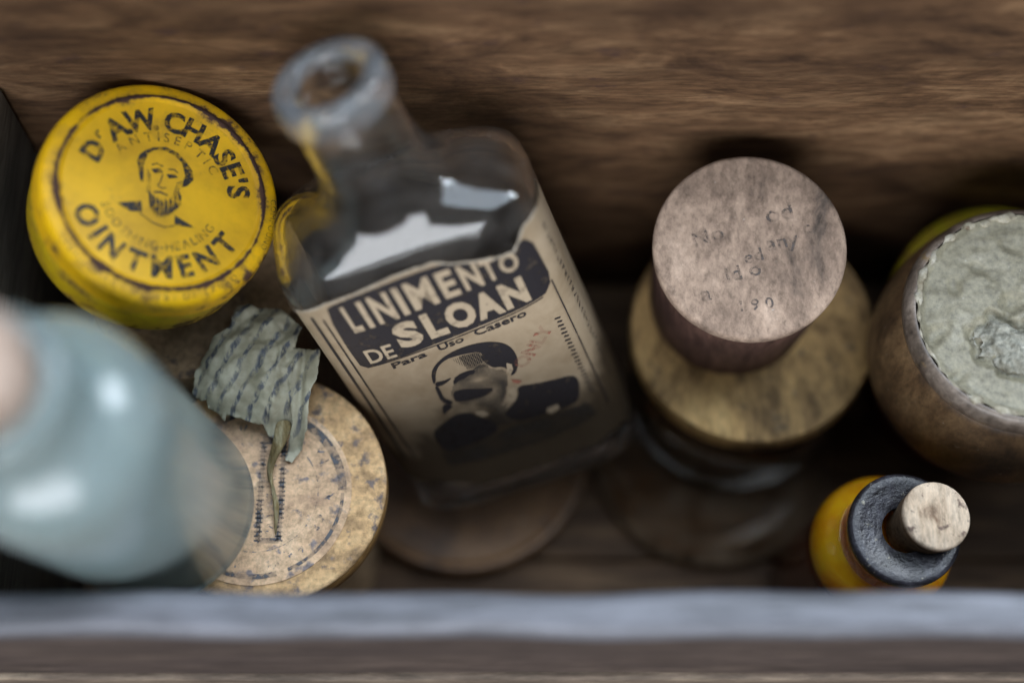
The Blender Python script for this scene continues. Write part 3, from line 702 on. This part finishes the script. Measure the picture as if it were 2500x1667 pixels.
M_plabel = mottled('round_paper_label', [(.28, (.38, .25, .165)), (.5, (.66, .45, .28)), (.75, (.78, .58, .39))], 90, .7, spots=(.20, .18, .19), spot_scale=200, spot_lo=.585)
lb = lathe('paper_label', [(.0245, h + .00012), (.0245, h + .00032), (.010, h + .00040), (0, h + .00040)], M_plabel, pl, 96, .010, 6)
lb.data.transform(Matrix.Translation((-.0021, -.0020, 0)))
M_blue = ink('blue_grey_ink', (.085, .088, .10), .75, 380, .48); M_blue2 = ink('faint_blue_ink', (.17, .18, .21), .92, 520, .52)
def onpill(z): return lambda x, y: (x - .0021, y - .0020, h + z)
pr = Print()
def ringpts(r, a0, a1, n=60): return [(r * math.cos(R(a0 + (a1 - a0) * i / n)), r * math.sin(R(a0 + (a1 - a0) * i / n))) for i in range(n + 1)]
pr.line(ringpts(.0221, 2, 66), .0022); pr.line(ringpts(.0222, -66, 0), .0009); pr.line(ringpts(.0222, -150, -74), .0013); pr.line(ringpts(.0222, 70, 200), .0014)
# stamped panel with a beaded frame
x0, x1, y0, y1 = .0008, .0062, -.0128, .0140
for xx in (x0, x1): pr.line([(xx, y0), (xx, y1)], .0012)
for q in (y0, y1): pr.line([(x0, q), (x1, q)], .0014)
k = y0
while k < y1:
    for xx in (x0, x1): pr.line([(xx - .0010, k), (xx + .0010, k)], .0005)
    k += .0012
pr.build('printed_ring', M_blue, pl, onpill(.00052))
pr = Print()
pr.line(ringpts(.0158, -170, 180, 120), .00030)
pr.scrawl_arc(15, .0176, 158, 12, .0027)
pr.scrawl_arc(18, .0203, 196, 372, .0027, True)
for i in range(11): pr.scrawl(.0046, -.0110 + i * .0021, .0022, math.pi / 2, i * 17 + 3)
pr.build('ring_lettering', M_blue2, pl, onpill(.00054))

# scrap of printed paper
def scrap_mat():
    m, nt, bs = new_mat('grey_printed_scrap')
    n = noise_n(nt, coords(nt), 110, 6, .65)
    col = ramp(nt, n, [(.3, (.20, .185, .12)), (.55, (.35, .335, .245)), (.78, (.50, .48, .37))])
    v = coords(nt, (1, 1, 0), (0, 0, R(-62)))
    sep = nd(nt, 'ShaderNodeSeparateXYZ'); nt.links.new(v, sep.inputs[0])
    wn = noise_n(nt, v, 130, 2, .5)
    ma = nd(nt, 'ShaderNodeMath', operation='MULTIPLY_ADD', i_1=2 * math.pi / .0040); nt.links.new(sep.outputs[1], ma.inputs[0]); 
    w2 = nd(nt, 'ShaderNodeMath', operation='MULTIPLY', i_1=6.0); nt.links.new(wn, w2.inputs[0]); nt.links.new(w2.outputs[0], ma.inputs[2])
    sn = nd(nt, 'ShaderNodeMath', operation='SINE'); nt.links.new(ma.outputs[0], sn.inputs[0])
    row = ramp(nt, sn.outputs[0], [(.20, 0), (.80, 1)])
    br = noise_n(nt, coords(nt, (620, 300, 1), (0, 0, R(-62))), 1.0, 5, .7)
    wd = ramp(nt, br, [(.42, .05), (.54, 1)])
    k = mix(nt, 1.0, row, wd, 'MULTIPLY')
    fade = ramp(nt, noise_n(nt, coords(nt, loc=(2, 5, 0)), 95, 4, .6), [(.30, .40), (.52, 1)])
    k2 = mix(nt, 1.0, k, fade, 'MULTIPLY')
    col = mix(nt, k2, col, (.055, .065, .085))
    nt.links.new(col, bs.inputs['Base Color']); bs.inputs['Roughness'].default_value = .55
    bump(nt, bs, n, .3, .0008); return m
M_scrap = scrap_mat()
SC = Vector((-.0669, .1474, .0800))
scrap = thing('paper_scrap', Matrix.Translation(SC), 'crumpled grey-green scrap of printed paper with a twisted tail, on the tan round box', 'paper scrap')
OUT = [(-6.1, 17.0), (-3.7, 18.0), (-0.6, 16.4), (3.3, 16.7), (6.4, 15.5), (9.2, 13.2), (11.5, 10.5), (10.6, 6.9), (10.4, 4.0), (9.8, -1), (10.0, -6), (10.6, -11), (10.2, -15.8), (7.5, -17), (4.7, -17.9), (3.2, -17.1), (2.1, -15.1), (-0.4, -14.6), (-3.4, -13.6), (-7.4, -12.7), (-8.0, -14.1), (-9.9, -12.0), (-12.4, -10.7), (-12.7, -9.0), (-14.6, -8.7), (-16.7, -6.8), (-16.3, -1.0), (-13.6, 3.4), (-11.5, 7.5), (-9.1, 9.0), (-7.4, 11.1), (-6.8, 14.9)]
def ragged(poly, amp=.35):
    out = []
    for (a, b), (c, d) in zip(poly, poly[1:] + poly[:1]):
        n = max(1, int(math.hypot(c - a, d - b) / .5))
        for i in range(n):
            x, y = a + (c - a) * i / n, b + (d - b) * i / n
            out.append((x + amp * noise.noise(Vector((x * .9, y * .9, 1))), y + amp * noise.noise(Vector((x * .9, y * .9, 7)))))
    return out
def sheet(name, poly, hf, step, m, parent, thick=.00010):
    """torn sheet: outline filled with a fine triangulation, lifted by hf(x,y) (mm)"""
    from mathutils.geometry import delaunay_2d_cdt
    P = ragged(poly); pts = [Vector(p) for p in P]; n = len(pts)
    xs = [p[0] for p in P]; ys = [p[1] for p in P]
    y = min(ys)
    while y < max(ys):
        x = min(xs)
        while x < max(xs):
            pts.append(Vector((x + random.uniform(-.2, .2), y + random.uniform(-.2, .2)))); x += step
        y += step
    v, e, f, *_ = delaunay_2d_cdt(pts, [(i, (i + 1) % n) for i in range(n)], [], 1, 1e-5)
    o = mesh(name, [(p.x * mm, p.y * mm, hf(p.x, p.y) * mm) for p in v], [tuple(q) for q in f], m, parent)
    so = o.modifiers.new('thickness', 'SOLIDIFY'); so.thickness = thick
    return o
def h_main(x, y):
    # arched between the lid and the tin, with small creases
    b = 13.5 - .010 * (x + 1) ** 2 - .014 * (y - 2) ** 2 - max(0, -y - 8) * .45 - max(0, -x - 9) * .35
    u = x * .88 + y * .47; v = -x * .47 + y * .88
    b += b * 0 + .40 * math.sin(v * .9 + 1.2 * noise.noise(Vector((x * .12, y * .12, 0)))) + 1.5 * noise.noise(Vector((x * .16, y * .16, 3))) + .45 * noise.noise(Vector((x * .55, y * .55, 9)))
    b += 2.2 * abs(noise.noise(Vector((x * .13 + 5, y * .13, 2)))) + 1.1 * abs(noise.noise(Vector((x * .33 + 5, y * .3, 8)))) - .9
    c = x - 6.2 - .10 * (y + 2); b += 1.3 * math.exp(-(c / .8) ** 2) if y < 5 else 0
    return max(b, .9)
sheet('sheet', OUT, h_main, .62, M_scrap, scrap)
FL = [(7.0, 6.5), (8.6, 4.6), (10.6, 4.2), (12.6, 4.4), (14.6, 3.5), (16.9, 3.5), (16.8, 0), (16.3, -4.4), (15.0, -7), (14.2, -11), (13.9, -15.3), (11.8, -20.2), (9.4, -23.5), (7.4, -23.0), (8.6, -19), (9.8, -14), (9.4, -8), (8.4, -2)]
def h_flap(x, y):
    c = x - (12.4 + .06 * y)
    b = 12.2 - .012 * (y - 2) ** 2 - 1.6 * math.exp(-(c / .9) ** 2) + .12 * (x - 9) - max(0, -y - 10) * .42 + .5 * noise.noise(Vector((x * .4, y * .2, 6)))
    return max(b, 1.2)
sheet('folded_flap', FL, h_flap, .62, M_scrap, scrap)
# twisted tail lying on the lid
vs, fs = [], []
path = [(7.6, -13.5, 6.5, 2.6), (7.0, -17.0, 4.6, 2.5), (5.6, -20.5, 3.0, 2.3), (4.0, -24.0, 2.2, 2.0), (3.9, -27.6, 1.8, 1.5), (5.0, -31.0, 1.4, 1.3), (6.0, -34.5, 1.2, 1.15), (6.1, -37.6, 1.1, .85), (6.0, -40.4, .9, .55), (6.2, -43.0, .7, .15)]
K8 = 8
for i, (x, y, z, wd) in enumerate(path):
    for k in range(K8):
        a = 2 * math.pi * k / K8 + i * .7
        r = wd * 1.35 * (.62 + .38 * math.cos(2 * (a - i * .35)))
        jj = .35 * noise.noise(Vector((i * .9, k * 1.3, 5)))
        vs.append(((x + jj + r * math.cos(a) * .9) * mm, (y + r * math.sin(a) * .25 + jj) * mm, (z + r * math.sin(a) * .6) * mm))
fs = [(i * K8 + k, i * K8 + (k + 1) % K8, (i + 1) * K8 + (k + 1) % K8, (i + 1) * K8 + k) for i in range(len(path) - 1) for k in range(K8)] + [tuple(range(K8))[::-1], tuple(range(len(vs) - K8, len(vs)))]
tl = mesh('twisted_tail', vs, fs, mottled('olive_brown_paper', [(.32, (.06, .045, .02)), (.5, (.17, .13, .06)), (.68, (.34, .31, .20))], 260, .6, (1, .3, 1), bmp=.8), scrap)
ss = tl.modifiers.new('smooth', 'SUBSURF'); ss.levels = 1; ss.render_levels = 2

# ------------------------------------------------------------------ aqua bottle in the near left corner
az = Vector((-.0945, .1000, .1864)) - Vector((-.0892, .1085, .0898))
aq = thing('aqua_bottle', frame((-.0895, .1105, .0830), az), 'pale aqua glass bottle with a cork, blurred in the near left corner', 'bottle')
M_aqua, nt, bs = new_mat('cloudy_aqua_glass')
bs.inputs['Base Color'].default_value = (.62, .75, .76, 1); bs.inputs['Transmission Weight'].default_value = .80; bs.inputs['Roughness'].default_value = .20; bs.inputs['IOR'].default_value = 1.52
n = noise_n(nt, coords(nt), 22, 4, .6); nt.links.new(ramp(nt, n, [(.3, (.58, .74, .75)), (.7, (.84, .95, .95))]), bs.inputs['Base Color']); bump(nt, bs, n, .15, .002)
lathe('glass_body', [(0, .004), (.016, .0025), (.0205, .0), (.0235, .0015), (.0245, .005), (.0245, .082), (.0243, .087), (.0235, .0922), (.0216, .0962), (.0188, .0989), (.0160, .1004), (.0140, .1020), (.0129, .106), (.0126, .113), (.0130, .1155), (.0146, .117), (.0148, .121), (.0138, .1232), (.0112, .1235), (.0098, .122), (.0096, .112),
                     (.0110, .103), (.0150, .0978), (.0182, .0955), (.0206, .090), (.0214, .082), (.0214, .008), (.019, .0062), (0, .007)], M_aqua, aq, 96, .002, 5, 80)
M_cork2 = mottled('tan_cork', [(.3, (.20, .14, .11)), (.5, (.40, .30, .24)), (.72, (.52, .41, .34))], 130, .8, spots=(.16, .11, .09), spot_lo=.62)
ak = lathe('cork', [(0, .108), (.0085, .108), (.0103, .124), (.0118, .132), (.0116, .1344), (.010, .1350), (0, .1352)], M_cork2, aq, 64, .008, 3, 60)
